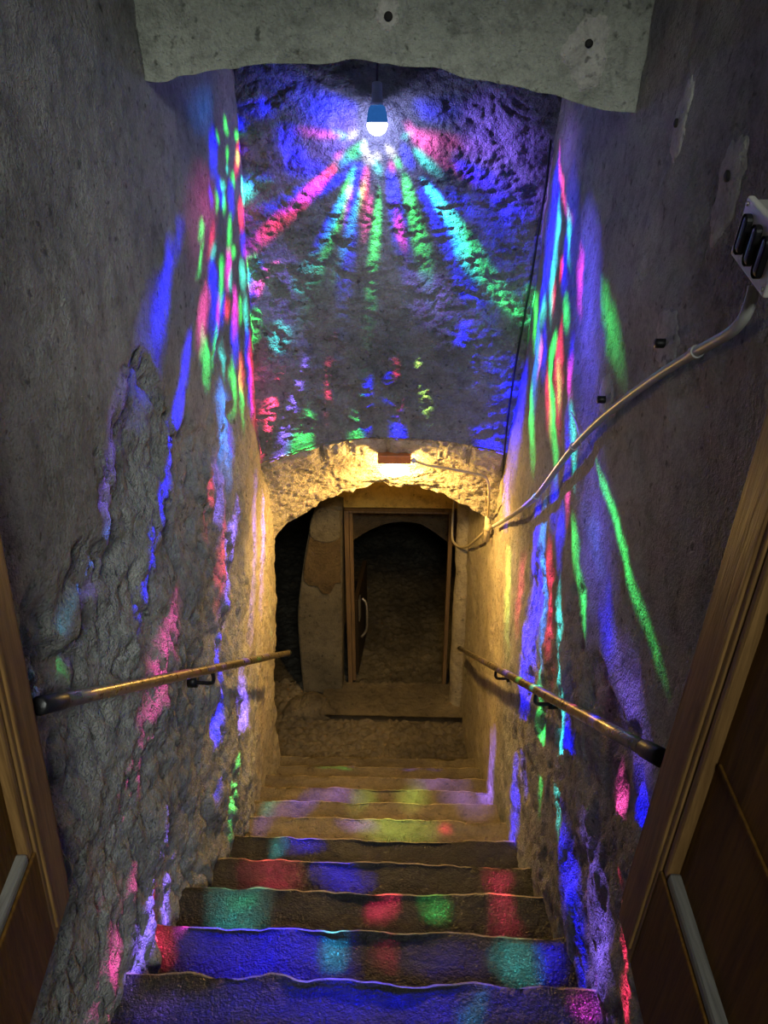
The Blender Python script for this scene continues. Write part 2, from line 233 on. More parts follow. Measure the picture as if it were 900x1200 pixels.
# ------------------------------------------------------------------ mesh helpers
def link(name, me, mat, parent=None):
    o = bpy.data.objects.new(name, me); COL.objects.link(o)
    if mat: me.materials.append(mat)
    if parent:
        o.parent = parent
        o.matrix_parent_inverse = Matrix.Translation(-Vector(parent.location))
    return o
def raw_mesh(name, verts, faces, smooth=True):
    me = bpy.data.meshes.new(name); me.from_pydata([tuple(v) for v in verts], [], faces)
    if smooth: me.polygons.foreach_set('use_smooth', [True] * len(me.polygons))
    me.update(); return me
def grid(name, P, mat, parent=None, back=None, flip=False):
    """A surface from an array of points (nu, nv, 3); back = offset vector that gives it a thickness."""
    nu, nv = P.shape[:2]; V = P.reshape(-1, 3)
    i = np.arange(nu - 1)[:, None] * nv + np.arange(nv - 1)[None, :]
    F = np.stack((i, i + nv, i + nv + 1, i + 1), -1).reshape(-1, 4)
    if flip: F = F[:, ::-1]
    if back is not None:                              # coarse back shell and closed rim
        b0 = len(V); rim = list(range(0, nv)) + [k * nv + nv - 1 for k in range(1, nu)] + [(nu - 1) * nv + k for k in range(nv - 2, -1, -1)] + [k * nv for k in range(nu - 2, 0, -1)]
        V = np.vstack((V, V[rim] + np.array(back))); n = len(rim)
        Q = np.array([(rim[k], b0 + k, b0 + (k + 1) % n, rim[(k + 1) % n]) for k in range(n)])
        if flip: Q = Q[:, ::-1]
    me = bpy.data.meshes.new(name)
    faces = F.tolist()
    if back is not None: faces += Q.tolist() + [list(range(b0, b0 + n))]
    me.from_pydata(V.tolist(), [], faces); me.polygons.foreach_set('use_smooth', [True] * len(me.polygons)); me.update()
    return link(name, me, mat, parent)
def bm_obj(name, bm, mat, parent=None, smooth=False):
    me = bpy.data.meshes.new(name); bmesh.ops.recalc_face_normals(bm, faces=bm.faces); bm.to_mesh(me); bm.free()
    if smooth: me.polygons.foreach_set('use_smooth', [True] * len(me.polygons))
    return link(name, me, mat, parent)
def box(bm, lo, hi, bevel=0.0, M=None, segs=2):
    r = bmesh.ops.create_cube(bm, size=1.0); vs = r['verts']
    c = [(a + b) / 2 for a, b in zip(lo, hi)]; s = [b - a for a, b in zip(lo, hi)]
    for v in vs: v.co = Vector((c[0] + v.co.x * s[0], c[1] + v.co.y * s[1], c[2] + v.co.z * s[2]))
    if bevel:
        es = list({e for v in vs for e in v.link_edges})
        g = bmesh.ops.bevel(bm, geom=es, offset=bevel, segments=segs, profile=0.5, affect='EDGES'); vs = list({v for f in g['faces'] for v in f.verts} | {v for v in vs if v.is_valid})
    if M is not None:
        for v in vs: v.co = M @ v.co
def spline(pts, n=8):
    P = [Vector(p) for p in pts]; P = [P[0] * 2 - P[1]] + P + [P[-1] * 2 - P[-2]]; out = []
    for i in range(1, len(P) - 2):
        for k in range(n):
            t = k / n; a, b, c, d = P[i - 1:i + 3]
            out.append(0.5 * (2 * b + (c - a) * t + (2 * a - 5 * b + 4 * c - d) * t * t + (3 * b - a - 3 * c + d) * t ** 3))
    return out + [P[-2]]
def tube(bm, pts, r, n=14, caps=True):
    P = [Vector(p) for p in pts]; rs = r if isinstance(r, (list, tuple)) else [r] * len(P)
    T = [(P[min(i + 1, len(P) - 1)] - P[max(i - 1, 0)]).normalized() for i in range(len(P))]
    u = T[0].orthogonal().normalized(); rings = []
    for p, t, rr in zip(P, T, rs):
        u = (u - t * u.dot(t)).normalized(); w = t.cross(u)
        rings.append([bm.verts.new(p + (u * math.cos(2 * math.pi * k / n) + w * math.sin(2 * math.pi * k / n)) * rr) for k in range(n)])
    for a, b in zip(rings, rings[1:]):
        for k in range(n): bm.faces.new((a[k], a[(k + 1) % n], b[(k + 1) % n], b[k]))
    if caps: bm.faces.new(rings[0][::-1]); bm.faces.new(rings[-1])
def tube_obj(name, pts, r, mat, parent=None, n=14):
    bm = bmesh.new(); tube(bm, pts, r, n); return bm_obj(name, bm, mat, parent, True)
def tag(o, label=None, cat=None, group=None, kind=None):
    for k, v in (('label', label), ('category', cat), ('group', group), ('kind', kind)):
        if v: o[k] = v
    return o
def empty(name, loc, label, cat, group=None):
    o = bpy.data.objects.new(name, None); COL.objects.link(o); o.location = loc; o.empty_display_size = 0.1
    bpy.context.view_layer.update()
    return tag(o, label, cat, group)

# ------------------------------------------------------------------ materials
def new_mat(name):
    m = bpy.data.materials.new(name); m.use_nodes = True; nt = m.node_tree
    return m, nt, nt.nodes['Principled BSDF']
def noise(nt, scale, detail=4, rough=0.6, vec=None, dist=0.0):
    n = nt.nodes.new('ShaderNodeTexNoise'); n.inputs['Scale'].default_value = scale; n.inputs['Detail'].default_value = detail
    n.inputs['Roughness'].default_value = rough; n.inputs['Distortion'].default_value = dist
    if vec: nt.links.new(vec, n.inputs['Vector'])
    return n.outputs['Fac']
def ramp(nt, fac, stops):
    r = nt.nodes.new('ShaderNodeValToRGB'); e = r.color_ramp.elements
    while len(e) < len(stops): e.new(0.5)
    for el, (p, c) in zip(e, stops): el.position = p; el.color = c + (1,) if len(c) == 3 else c
    nt.links.new(fac, r.inputs[0]); return r.outputs[0]
def mix(nt, fac, a, b, mode='MIX'):
    m = nt.nodes.new('ShaderNodeMix'); m.data_type = 'RGBA'; m.blend_type = mode
    for sock, v in ((m.inputs[0], fac), (m.inputs[6], a), (m.inputs[7], b)):
        if isinstance(v, (int, float)): sock.default_value = v
        elif isinstance(v, tuple): sock.default_value = v + (1,) if len(v) == 3 else v
        else: nt.links.new(v, sock)
    return m.outputs[2]
def math_(nt, op, a, b=0.5, clamp=False):
    m = nt.nodes.new('ShaderNodeMath'); m.operation = op; m.use_clamp = clamp
    for sock, v in ((m.inputs[0], a), (m.inputs[1], b)):
        if isinstance(v, (int, float)): sock.default_value = v
        else: nt.links.new(v, sock)
    return m.outputs[0]
def bump(nt, bsdf, layers):
    """layers = [(height socket, distance in metres)]"""
    last = None
    for h, d in layers:
        b = nt.nodes.new('ShaderNodeBump'); b.inputs['Distance'].default_value = d; b.inputs['Strength'].default_value = 1.0
        nt.links.new(h, b.inputs['Height'])
        if last: nt.links.new(last, b.inputs['Normal'])
        last = b.outputs[0]
    nt.links.new(last, bsdf.inputs['Normal'])
def obj_vec(nt, scale=(1, 1, 1)):
    tc = nt.nodes.new('ShaderNodeTexCoord'); mp = nt.nodes.new('ShaderNodeMapping'); mp.inputs['Scale'].default_value = scale
    nt.links.new(tc.outputs['Object'], mp.inputs[0]); return mp.outputs[0]
def masonry(name, dark, mid, light, fine=0.006, coarse=0.014, rough=0.8, spec=0.3, grain=0.35, far=None):
    m, nt, b = new_mat(name); v = obj_vec(nt)
    big = noise(nt, 2.2, 6, 0.62, v); med = noise(nt, 17, 6, 0.65, v, 0.4); small = noise(nt, 90, 3, 0.7, v)
    c = ramp(nt, big, [(0.3, dark), (0.5, mid), (0.72, light)])
    if far:                                           # paler sandy render towards the arch, also painting in the warm lamp's falloff
        sp = nt.nodes.new('ShaderNodeSeparateXYZ'); nt.links.new(v, sp.inputs[0])
        e = math_(nt, 'ADD', sp.outputs[1], math_(nt, 'MULTIPLY', math_(nt, 'SUBTRACT', noise(nt, 5, 4, 0.6, v), 0.5), 0.7))
        mr = nt.nodes.new('ShaderNodeMapRange'); mr.inputs[1].default_value = far[0] - 0.15; mr.inputs[2].default_value = far[0] + 0.15
        nt.links.new(e, mr.inputs[0])
        c = mix(nt, mr.outputs[0], c, ramp(nt, big, [(0.3, far[1]), (0.7, far[2])]))
    c = mix(nt, 0.7, c, ramp(nt, med, [(0.33, (0.5, 0.5, 0.5)), (0.5, (1, 1, 1)), (0.7, (1.1, 1.1, 1.08))]), 'MULTIPLY')
    pits = ramp(nt, noise(nt, 38, 2, 0.5, v), [(0.27, (0.25, 0.25, 0.25)), (0.36, (1, 1, 1))])
    c = mix(nt, 0.8, c, pits, 'MULTIPLY')
    c = mix(nt, grain, c, ramp(nt, small, [(0.3, (0.35, 0.35, 0.35)), (0.65, (1.25, 1.25, 1.25))]), 'MULTIPLY')
    nt.links.new(c, b.inputs['Base Color'])
    b.inputs['Roughness'].default_value = rough; b.inputs['Specular IOR Level'].default_value = spec
    bump(nt, b, [(noise(nt, 11, 5, 0.65, v, 0.6), coarse), (noise(nt, 48, 4, 0.72, v), fine * 2.2), (noise(nt, 150, 2, 0.6, v), fine * 1.3)])
    return m
def simple(name, col, rough=0.5, metal=0.0, var=0.25, scale=30, bmp=0.0006, spec=0.5, vecscale=(1, 1, 1)):
    m, nt, b = new_mat(name); v = obj_vec(nt, vecscale); n = noise(nt, scale, 5, 0.6, v)
    lo = tuple(c * (1 - var) for c in col); hi = tuple(min(1, c * (1 + var)) for c in col)
    nt.links.new(ramp(nt, n, [(0.3, lo), (0.7, hi)]), b.inputs['Base Color'])
    nt.links.new(ramp(nt, n, [(0.3, (rough * 0.8,) * 3), (0.7, (min(1, rough * 1.2),) * 3)]), b.inputs['Roughness'])
    b.inputs['Metallic'].default_value = metal; b.inputs['Specular IOR Level'].default_value = spec
    if bmp: bump(nt, b, [(noise(nt, scale * 3, 3, 0.6, v), bmp)])
    return m
def glow(name, col, strength, clear):
    m, nt, b = new_mat(name); nt.nodes.remove(b); out = nt.nodes['Material Output']
    em = nt.nodes.new('ShaderNodeEmission'); tr = nt.nodes.new('ShaderNodeBsdfTransparent'); mx = nt.nodes.new('ShaderNodeMixShader')
    n = noise(nt, 60, 2, 0.5, obj_vec(nt))
    nt.links.new(ramp(nt, n, [(0.3, col), (0.7, tuple(min(1, c * 1.15) for c in col))]), em.inputs[0]); em.inputs[1].default_value = strength
    mx.inputs[0].default_value = 1 - clear
    nt.links.new(tr.outputs[0], mx.inputs[1]); nt.links.new(em.outputs[0], mx.inputs[2]); nt.links.new(mx.outputs[0], out.inputs[0])
    return m
def wood(name, dark, light, rough=0.5, along='Z', spec=0.3):
    m, nt, b = new_mat(name)
    v = obj_vec(nt, {'Z': (26, 26, 1.6), 'Y': (26, 1.6, 26)}[along])
    g = noise(nt, 1.6, 6, 0.65, v, 0.8); f = noise(nt, 7, 3, 0.6, v)
    c = ramp(nt, g, [(0.28, dark), (0.5, tuple((a + q) / 2 for a, q in zip(dark, light))), (0.72, light)])
    c = mix(nt, 0.45, c, ramp(nt, f, [(0.35, (0.5, 0.5, 0.5)), (0.6, (1.1, 1.1, 1.1))]), 'MULTIPLY')
    kn = ramp(nt, noise(nt, 9, 1, 0.4, obj_vec(nt, (1, 1, 0.6))), [(0.22, (0.3, 0.25, 0.2)), (0.29, (1, 1, 1))])
    c = mix(nt, 0.8, c, kn, 'MULTIPLY')
    nt.links.new(c, b.inputs['Base Color']); b.inputs['Roughness'].default_value = rough; b.inputs['Specular IOR Level'].default_value = spec
    bump(nt, b, [(g, 0.002), (f, 0.0008)])
    return m
MW = masonry('lime_plaster_wall', (0.19, 0.192, 0.186), (0.31, 0.31, 0.297), (0.42, 0.413, 0.39), far=(3.02, (0.33, 0.285, 0.21), (0.50, 0.44, 0.335)))
MB = masonry('hewn_rock_wall', (0.17, 0.165, 0.165), (0.29, 0.28, 0.275), (0.40, 0.38, 0.36), fine=0.007, coarse=0.02)
ML = masonry('smooth_plaster_lintel', (0.26, 0.285, 0.25), (0.35, 0.37, 0.325), (0.43, 0.445, 0.39), fine=0.004, coarse=0.008, grain=0.3)
MA = masonry('sandy_render', (0.50, 0.43, 0.31), (0.62, 0.54, 0.40), (0.68, 0.60, 0.46), fine=0.010, coarse=0.012, grain=0.45)
MV = masonry('cut_stone', (0.46, 0.40, 0.30), (0.56, 0.49, 0.37), (0.64, 0.56, 0.43), fine=0.004, coarse=0.008)
MD = masonry('dark_cellar_stone', (0.04, 0.035, 0.025), (0.08, 0.068, 0.05), (0.14, 0.12, 0.085), fine=0.006, coarse=0.02, rough=0.5, spec=0.4)
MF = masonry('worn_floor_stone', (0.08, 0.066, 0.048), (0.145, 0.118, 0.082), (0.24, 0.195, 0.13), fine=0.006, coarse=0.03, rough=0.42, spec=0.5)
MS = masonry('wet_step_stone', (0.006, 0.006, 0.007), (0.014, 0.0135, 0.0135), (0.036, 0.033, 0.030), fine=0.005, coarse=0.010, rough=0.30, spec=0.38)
MEDGE = masonry('lamplit_step_arris', (0.16, 0.125, 0.075), (0.36, 0.29, 0.175), (0.56, 0.46, 0.29), fine=0.004, coarse=0.008, rough=0.4, spec=0.5, grain=0.5)
MO = masonry('ochre_limewash', (0.50, 0.30, 0.06), (0.62, 0.40, 0.09), (0.70, 0.46, 0.12), fine=0.002, coarse=0.004, grain=0.15)
MP = masonry('grey_render_pier', (0.10, 0.088, 0.066), (0.14, 0.122, 0.09), (0.19, 0.165, 0.12), fine=0.003, coarse=0.008)
MPS = masonry('bare_brown_stone', (0.07, 0.046, 0.024), (0.12, 0.083, 0.043), (0.20, 0.14, 0.08), fine=0.005, coarse=0.012)
MPATCH = masonry('pale_filler', (0.33, 0.33, 0.315), (0.42, 0.415, 0.39), (0.50, 0.49, 0.46), fine=0.003, coarse=0.006, grain=0.25)
MPATCH2 = masonry('chalky_filler', (0.44, 0.435, 0.40), (0.52, 0.51, 0.47), (0.58, 0.57, 0.53), fine=0.003, coarse=0.006, grain=0.25)
MDOOR = wood('dark_stained_pine', (0.060, 0.026, 0.004), (0.15, 0.070, 0.012), 0.6, spec=0.12)
MDARKW = wood('blackened_door_wood', (0.012, 0.008, 0.005), (0.04, 0.026, 0.014), 0.6)
MDOORE = wood('worn_varnished_pine', (0.11, 0.055, 0.018), (0.26, 0.145, 0.05))
MGREYW = wood('dusty_grey_moulding', (0.10, 0.095, 0.085), (0.20, 0.185, 0.16), 0.7, 'Y')
MDFRAME = wood('weathered_frame_wood', (0.09, 0.055, 0.03), (0.20, 0.13, 0.07), 0.7)
MIRON = simple('burnished_steel', (0.33, 0.275, 0.19), 0.30, 0.9, 0.3, 40, 0.0006)
MBLACK = simple('black_iron', (0.012, 0.012, 0.014), 0.42, 0.3, 0.3, 60)
MPVC = simple('grey_conduit_plastic', (0.42, 0.42, 0.40), 0.35, 0.0, 0.12, 50, 0.0003)
MCABLE = simple('old_cream_cable', (0.45, 0.38, 0.26), 0.5, 0.0, 0.2, 50)
MDARKC = simple('black_cable_sheath', (0.01, 0.01, 0.012), 0.6)
MWHITE = simple('white_switch_plate', (0.62, 0.61, 0.58), 0.3, 0.0, 0.08, 20, 0.0002)
MSOCK = simple('pale_grey_socket', (0.70, 0.76, 0.82), 0.4, 0.0, 0.1, 30, 0.0002)
MORANGE = simple('orange_lamp_housing', (0.62, 0.20, 0.06), 0.45, 0.0, 0.15, 30)
MCHROME = simple('dull_zinc', (0.45, 0.43, 0.40), 0.35, 0.9, 0.2, 60)
MHOLE = simple('dark_plug', (0.012, 0.011, 0.010), 0.8)
MBULB = glow('glowing_crystal', (0.75, 0.85, 1.0), 9.0, 0.45)
MBASE = glow('self_lit_blue_base', (0.03, 0.16, 0.55), 0.55, 0.0)  # opaque base glows by itself, standing in for blue light falling on it
MDIFF = glow('warm_diffuser', (1.0, 0.74, 0.36), 14.0, 0.45)

# ------------------------------------------------------------------ wall relief
def relief(P, rockmask, amp=1.0, s=0):
    """Inward relief in metres: lumpy plaster, and bare rubble where rockmask is near 1."""
    a = 0.014 * fbm(P, 1.7, 4, s) + 0.0035 * fbm(P, 14, 3, s + 3)
    Q = P * np.array((1, 1, 0.5)) + 0.09 * np.stack([fbm(P, 4, 2, s + q) for q in (20, 30, 40)], -1)
    f1, f2, ident = worley(Q, 11, s + 5)
    g1, g2, _ = worley(Q, 27, s + 9)
    rub = 0.018 * (ident - 0.55) + 0.010 * np.clip((f2 - f1) * 2.2, 0, 1) + 0.007 * np.clip((g2 - g1) * 2, 0, 1) + 0.024 * fbm(P, 4.5, 5, s + 50, 0.6) - 0.026
    return amp * (a + rockmask * rub)

# wall with the first handrail; its far end turns the corner into the side cellar
ys = np.linspace(0.05, 3.74, 370); zs = np.linspace(-2.9, 2.25, 470)
Yg, Zg = np.meshgrid(ys, zs, indexing='ij'); P0 = np.stack((np.full_like(Yg, -0.69), Yg, Zg), -1)
edge = 0.62 - 0.40 * sm(1.2, 2.1, Yg) * 0 + 0.28 * fbm(P0, 1.6, 3, 77) + 0.10 * fbm(P0, 7, 3, 78) + 0.12 * (Yg - 1.4)
MASKL = sm(-0.03, 0.05, edge - Zg) * (0.35 + 0.65 * sm(3.3, 2.4, Yg))
D = relief(P0, MASKL, 1.0, 1)
Xg = XL(Yg, Zg) + D
P = np.stack((Xg, Yg, Zg), -1)
nret = 26                                             # return of the corner
C = P[-1]; ret = []
for k in range(1, nret + 1):
    a = k / nret
    q = C.copy(); q[:, 0] = C[:, 0] - 0.34 * a ** 1.3; q[:, 1] = C[:, 1] + 0.035 * math.sin(min(1, a * 5) * math.pi / 2)
    q[:, 1] += 0.02 * fbm(q, 6, 3, 5) * a ** 0.3; ret.append(q)
P[-6:, :, 1] += (0.018 * fbm(P[-6:], 9, 3, 8))
P = np.concatenate((P, np.stack(ret)), 0)
tag(grid('wall_left', P, MW, back=(-0.12, 0, 0)), kind='structure')

ys = np.linspace(0.05, 5.02, 460)
Yg, Zg = np.meshgrid(ys, zs, indexing='ij'); P0 = np.stack((np.full_like(Yg, 0.5), Yg, Zg), -1)
edge = -0.02 + 0.28 * fbm(P0, 1.5, 3, 177) + 0.10 * fbm(P0, 7, 3, 178) - 0.12 * (Yg - 1.4)
MASKR = sm(-0.03, 0.05, edge - Zg) * (0.3 + 0.7 * sm(3.2, 2.2, Yg)) * 0.5
D = relief(P0, MASKR, 1.0, 31)
P = np.stack((XR(Yg, Zg) - D, Yg, Zg), -1)
tag(grid('wall_right', P, MW, back=(0.2, 0, 0), flip=True), kind='structure')

# ------------------------------------------------------------------ lintel wall, back wall, arch
def curve(pts):
    xs = np.array([p[0] for p in pts]); vs = np.array([p[1:] for p in pts])
    S = spline([(x,) + tuple(v) if len(v) == 2 else (x, v[0], 0) for x, v in zip(xs, vs)], 8)
    A = np.array([tuple(q) for q in S]); return A
def ev(A, x, c=1): return np.interp(x, A[:, 0], A[:, c])
LA = curve([(-0.86, 1.505), (-0.70, 1.510), (-0.58, 1.517), (-0.437, 1.538), (-0.218, 1.553), (0.0, 1.544), (0.172, 1.511), (0.38, 1.47), (0.56, 1.437), (0.75, 1.42)])
xs = np.linspace(-0.80, 0.72, 180); vs = np.linspace(0, 1, 110)
Xg, Vg = np.meshgrid(xs, vs, indexing='ij'); z0 = ev(LA, Xg) + 0.005 * fbm(np.stack((Xg, Xg * 0, Xg * 0), -1), 14, 3, 4)
Zg = z0 + (2.25 - z0) * Vg
P0 = np.stack((Xg, Xg * 0 + 2.25, Zg), -1)
Yg = 2.25 - 0.012 * fbm(P0, 2.2, 4, 61) - 0.003 * fbm(P0, 15, 3, 63)
tag(grid('wall_lintel', np.stack((Xg, Yg, Zg), -1), ML, back=(0, 0.12, 0.035), flip=False), kind='structure')

OA = curve([(-0.90, -0.16), (-0.78, -0.10), (-0.669, -0.044), (-0.50, 0.020), (-0.30, 0.068), (-0.081, 0.086), (0.15, 0.072), (0.33, 0.045), (0.487, 0.014), (0.62, -0.03)])
xs = np.linspace(-0.82, 0.66, 260); vs = np.linspace(0, 1, 330)
Xg, Vg = np.meshgrid(xs, vs, indexing='ij'); z0 = ev(OA, Xg); Zg = z0 + (2.1 - z0) * Vg
P0 = np.stack((Xg, Xg * 0 + 3.4, Zg), -1)
Qs = P0 * np.array((0.75, 1, 1.7)) + 0.08 * np.stack([fbm(P0, 4, 2, q) for q in (220, 230, 240)], -1)
f1, f2, ident = worley(Qs, 8, 211); g1, g2, _ = worley(Qs, 20, 215)
rub = 0.008 * (ident - 0.5) + 0.006 * np.clip((f2 - f1) * 2.5, 0, 1) + 0.005 * np.clip((g2 - g1) * 2, 0, 1) + 0.010 * fbm(P0, 7, 5, 250, 0.6)
Yg = 3.40 - (rub + 0.012 * fbm(P0, 1.8, 3, 260) - 0.012) * sm(0, 0.05, Vg) * 1.0
tag(grid('wall_back', np.stack((Xg, Yg, Zg), -1), MB, back=(0, 0.10, 0)), kind='structure')

IA = curve([(-0.86, -0.80), (-0.75, -0.715), (-0.683, -0.634), (-0.58, -0.535), (-0.461, -0.445), (-0.31, -0.375), (-0.157, -0.337), (0.0, -0.345), (0.165, -0.374), (0.30, -0.43), (0.449, -0.509), (0.60, -0.60)])
# sloping soffit: dressed stones at its front edge, sandy render behind them
def soffit(u0, u1, x0, x1, nu, nv, lift=0.0, s=300, ragged=False):
    U, Xf = np.meshgrid(np.linspace(u0, u1, nv), np.linspace(x0, x1, nu), indexing='ij'); U, Xf = U.T, Xf.T
    zo, zi = ev(OA, Xf), ev(IA, Xf); Yv = 3.40 + 0.35 * U; Zv = zo + (zi - zo) * U
    Pv = np.stack((Xf, Yv, Zv), -1)
    d = 0.008 * fbm(Pv, 5, 3, s) + 0.004 * fbm(Pv, 22, 2, s + 2) + 0.005 * fbm(Pv, 50, 2, s + 4) - lift
    Pv[..., 1] -= 0.75 * (-d); Pv[..., 2] += 0.6 * d
    if ragged:
        e = sm(0.8, 1.0, U); rg = 0.026 * fbm(Pv, 6, 3, 333) + 0.007 * fbm(Pv, 24, 2, 334)
        Pv[..., 2] += e * rg; Pv[..., 1] += e * 0.3 * rg
    return Pv
tag(grid('ceiling_arch', soffit(0.0, 1.0, -0.84, 0.58, 240, 90, 0.0, 300, True), MA, back=(0, 0.16, 0.05), flip=True), kind='structure')
tag(grid('ceiling_shaft', np.stack(np.meshgrid(np.linspace(-0.95, 0.85, 20), np.linspace(2.2, 3.6, 16), [2.06], indexing='ij'), -1)[:, :, 0, :], MB, back=(0, 0, 0.12), flip=True), kind='structure')
gx = np.stack(np.meshgrid(np.linspace(-1.0, 0.9, 24), np.linspace(0.05, 2.4, 30), [2.27], indexing='ij'), -1)[:, :, 0, :]
gx[..., 2] += 0.02 * fbm(gx, 2.5, 3, 9)
tag(grid('ceiling', gx, ML, back=(0, 0, 0.12), flip=True), kind='structure')

arch = empty('voussoir_arch', (-0.09, 3.4, 0.0), 'row of pale cut stones edging the low arch above the warm lamp', 'stone arch')
cuts = [-0.66, -0.40, -0.275, -0.085, 0.175, 0.305, 0.475]
for a, b in zip(cuts, cuts[1:]):
    Pv = soffit(0.015, 0.30, a + 0.008, b - 0.008, 26, 16, 0.013, 340)
    m = np.minimum(sm(0, 0.18, np.linspace(0, 1, 26))[:, None] * sm(1, 0.82, np.linspace(0, 1, 26))[:, None], (sm(0, 0.25, np.linspace(0, 1, 16)) * sm(1, 0.75, np.linspace(0, 1, 16)))[None, :])
    Pv[..., 1] += 0.006 * (1 - m); Pv[..., 2] += 0.005 * (1 - m)
    grid('arch_stone', Pv, MV, arch, back=(0, 0.05, 0.045), flip=True)

# ------------------------------------------------------------------ floors and stairs
def slab(name, x0, x1, y0, y1, z, mat, nx, ny, amp, s, thick=0.15, kind='structure', parent=None, cob=0.0):
    Xg, Yg = np.meshgrid(np.linspace(x0, x1, nx), np.linspace(y0, y1, ny), indexing='ij')
    Pv = np.stack((Xg, Yg, Xg * 0 + z), -1); Pv[..., 2] += amp * fbm(Pv, 5, 4, s)
    if cob:
        q = Pv * np.array((1, 1.5, 0)) ; f1, f2, i_ = worley(q + 0.03 * fbm(Pv, 6, 2, s)[..., None], 13, s); Pv[..., 2] += cob * np.clip((f2 - f1) * 2, 0, 1)
    o = grid(name, Pv, mat, parent, back=(0, 0, -thick)); 
    return tag(o, kind=kind) if kind else o
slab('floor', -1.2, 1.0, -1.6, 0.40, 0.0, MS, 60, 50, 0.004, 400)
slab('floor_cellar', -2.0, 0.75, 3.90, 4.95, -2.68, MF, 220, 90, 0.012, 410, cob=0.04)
slab('floor_tunnel', -2.0, 0.75, 4.94, 7.8, -2.69, MD, 150, 150, 0.015, 412, cob=0.03)  # darker stone past the doorway paints in the unlit tunnel

stairs = empty('stone_staircase', (-0.1, 1.23, -0.57), 'worn wet dark stone staircase descending between the two rough walls', 'staircase')
RISE, GO = 0.19, 0.27
def step(n):
    yn = 1.23 + GO * n; zn = 1.42 - 1.99 - RISE * n
    x0 = -0.80 - 0.14 * float(sm(2.3, 3.3, yn)); x1 = 0.60
    xs = np.linspace(x0, x1, 150)
    ny = 0.006 * fbm(np.stack((xs * 1.0, xs * 0 + n * 3.7, xs * 0), -1), 2.3, 4, 500) + 0.004 * fbm(np.stack((xs, xs * 0 + n, xs * 0), -1), 16, 3, 510)
    nz = 0.004 * fbm(np.stack((xs, xs * 0 + n * 5.1, xs * 0), -1), 2.0, 4, 520)
    prof = [(-GO - 0.06 + k * (GO + 0.045) / 16, 0.0) for k in range(17)]
    r = 0.016
    prof += [(-r + r * math.sin(a), -r + r * math.cos(a)) for a in np.linspace(0.25, math.pi / 2, 5)]
    prof += [(-0.004, -0.035), (-0.012, -0.07), (-0.016, -0.11), (-0.018, -0.15), (-0.018, -0.19), (-0.018, -0.24)]
    Pv = np.zeros((len(xs), len(prof), 3))
    for k, (dy, dz) in enumerate(prof):
        f = min(1.0, max(0.0, 1 + dy / 0.2)); Pv[:, k, 0] = xs; Pv[:, k, 1] = yn + dy + ny * f; Pv[:, k, 2] = zn + dz + nz
    top = np.zeros(len(prof)); top[:17] = 1
    Pv[..., 2] += (0.007 * fbm(Pv, 7, 4, 530 + n) - 0.010 * sm(0.35, 0.0, np.abs(Pv[..., 0] + 0.1)) * sm(-0.2, 0.0, np.array([p[0] for p in prof]))[None, :]) * top
    Pv[:, 17:, 1] += 0.008 * fbm(Pv[:, 17:], 9, 3, 540 + n)
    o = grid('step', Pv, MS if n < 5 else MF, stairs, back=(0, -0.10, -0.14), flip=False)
    o.data.materials.append(MEDGE)                    # pale arris: the warm lamp's golden edge light put into the colour
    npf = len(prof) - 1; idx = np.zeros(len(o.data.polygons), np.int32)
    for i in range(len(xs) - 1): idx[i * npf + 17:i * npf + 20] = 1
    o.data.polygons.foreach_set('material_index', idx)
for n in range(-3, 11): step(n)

slab('floor_slab', -0.62, 0.47, 4.50, 4.88, -2.615, MF, 80, 30, 0.005, 430, thick=0.12)
# ------------------------------------------------------------------ cellar beyond the arch
def vwall(name, a, b, z0, z1, mat, nu, nv, amp, s, back, flip):
    t = np.linspace(0, 1, nu)[:, None]; z = np.linspace(z0, z1, nv)[None, :]
    Pv = np.stack((a[0] + (b[0] - a[0]) * t + 0 * z, a[1] + (b[1] - a[1]) * t + 0 * z, z + 0 * t), -1)
    nrm = np.array((-(b[1] - a[1]), b[0] - a[0], 0)); nrm = nrm / np.linalg.norm(nrm)
    f1, f2, i_ = worley(Pv * np.array((1, 1, 1.6)), 5, s)
    Pv = Pv + nrm * (amp * (fbm(Pv, 4, 4, s) + 1.2 * np.clip((f2 - f1) * 2, 0, 1) - 0.6))[..., None]
    return tag(grid(name, Pv, mat, back=back, flip=flip), kind='structure')
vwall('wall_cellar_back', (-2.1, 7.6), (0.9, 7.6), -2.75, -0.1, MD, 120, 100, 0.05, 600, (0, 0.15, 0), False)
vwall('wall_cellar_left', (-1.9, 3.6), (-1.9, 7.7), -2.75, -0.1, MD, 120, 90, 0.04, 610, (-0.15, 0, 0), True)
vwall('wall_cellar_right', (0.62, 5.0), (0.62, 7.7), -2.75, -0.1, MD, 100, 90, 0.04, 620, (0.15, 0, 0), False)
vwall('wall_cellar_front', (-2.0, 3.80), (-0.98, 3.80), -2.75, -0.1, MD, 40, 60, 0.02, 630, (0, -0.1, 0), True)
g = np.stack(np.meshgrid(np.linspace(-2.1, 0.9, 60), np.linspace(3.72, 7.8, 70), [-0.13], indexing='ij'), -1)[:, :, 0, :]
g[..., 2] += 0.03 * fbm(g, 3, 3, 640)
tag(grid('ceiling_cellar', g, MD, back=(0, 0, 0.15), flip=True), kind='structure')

# ochre wall over the doorway
Xg, Zg = np.meshgrid(np.linspace(-1.0, 0.58, 90), np.linspace(-1.078, -0.12, 60), indexing='ij')
Pv = np.stack((Xg, 4.97 - 0.004 * fbm(np.stack((Xg, Xg * 0, Zg), -1), 5, 3, 650), Zg), -1)
tag(grid('wall_over_door', Pv, MO, back=(0, 0.16, 0)), kind='structure')
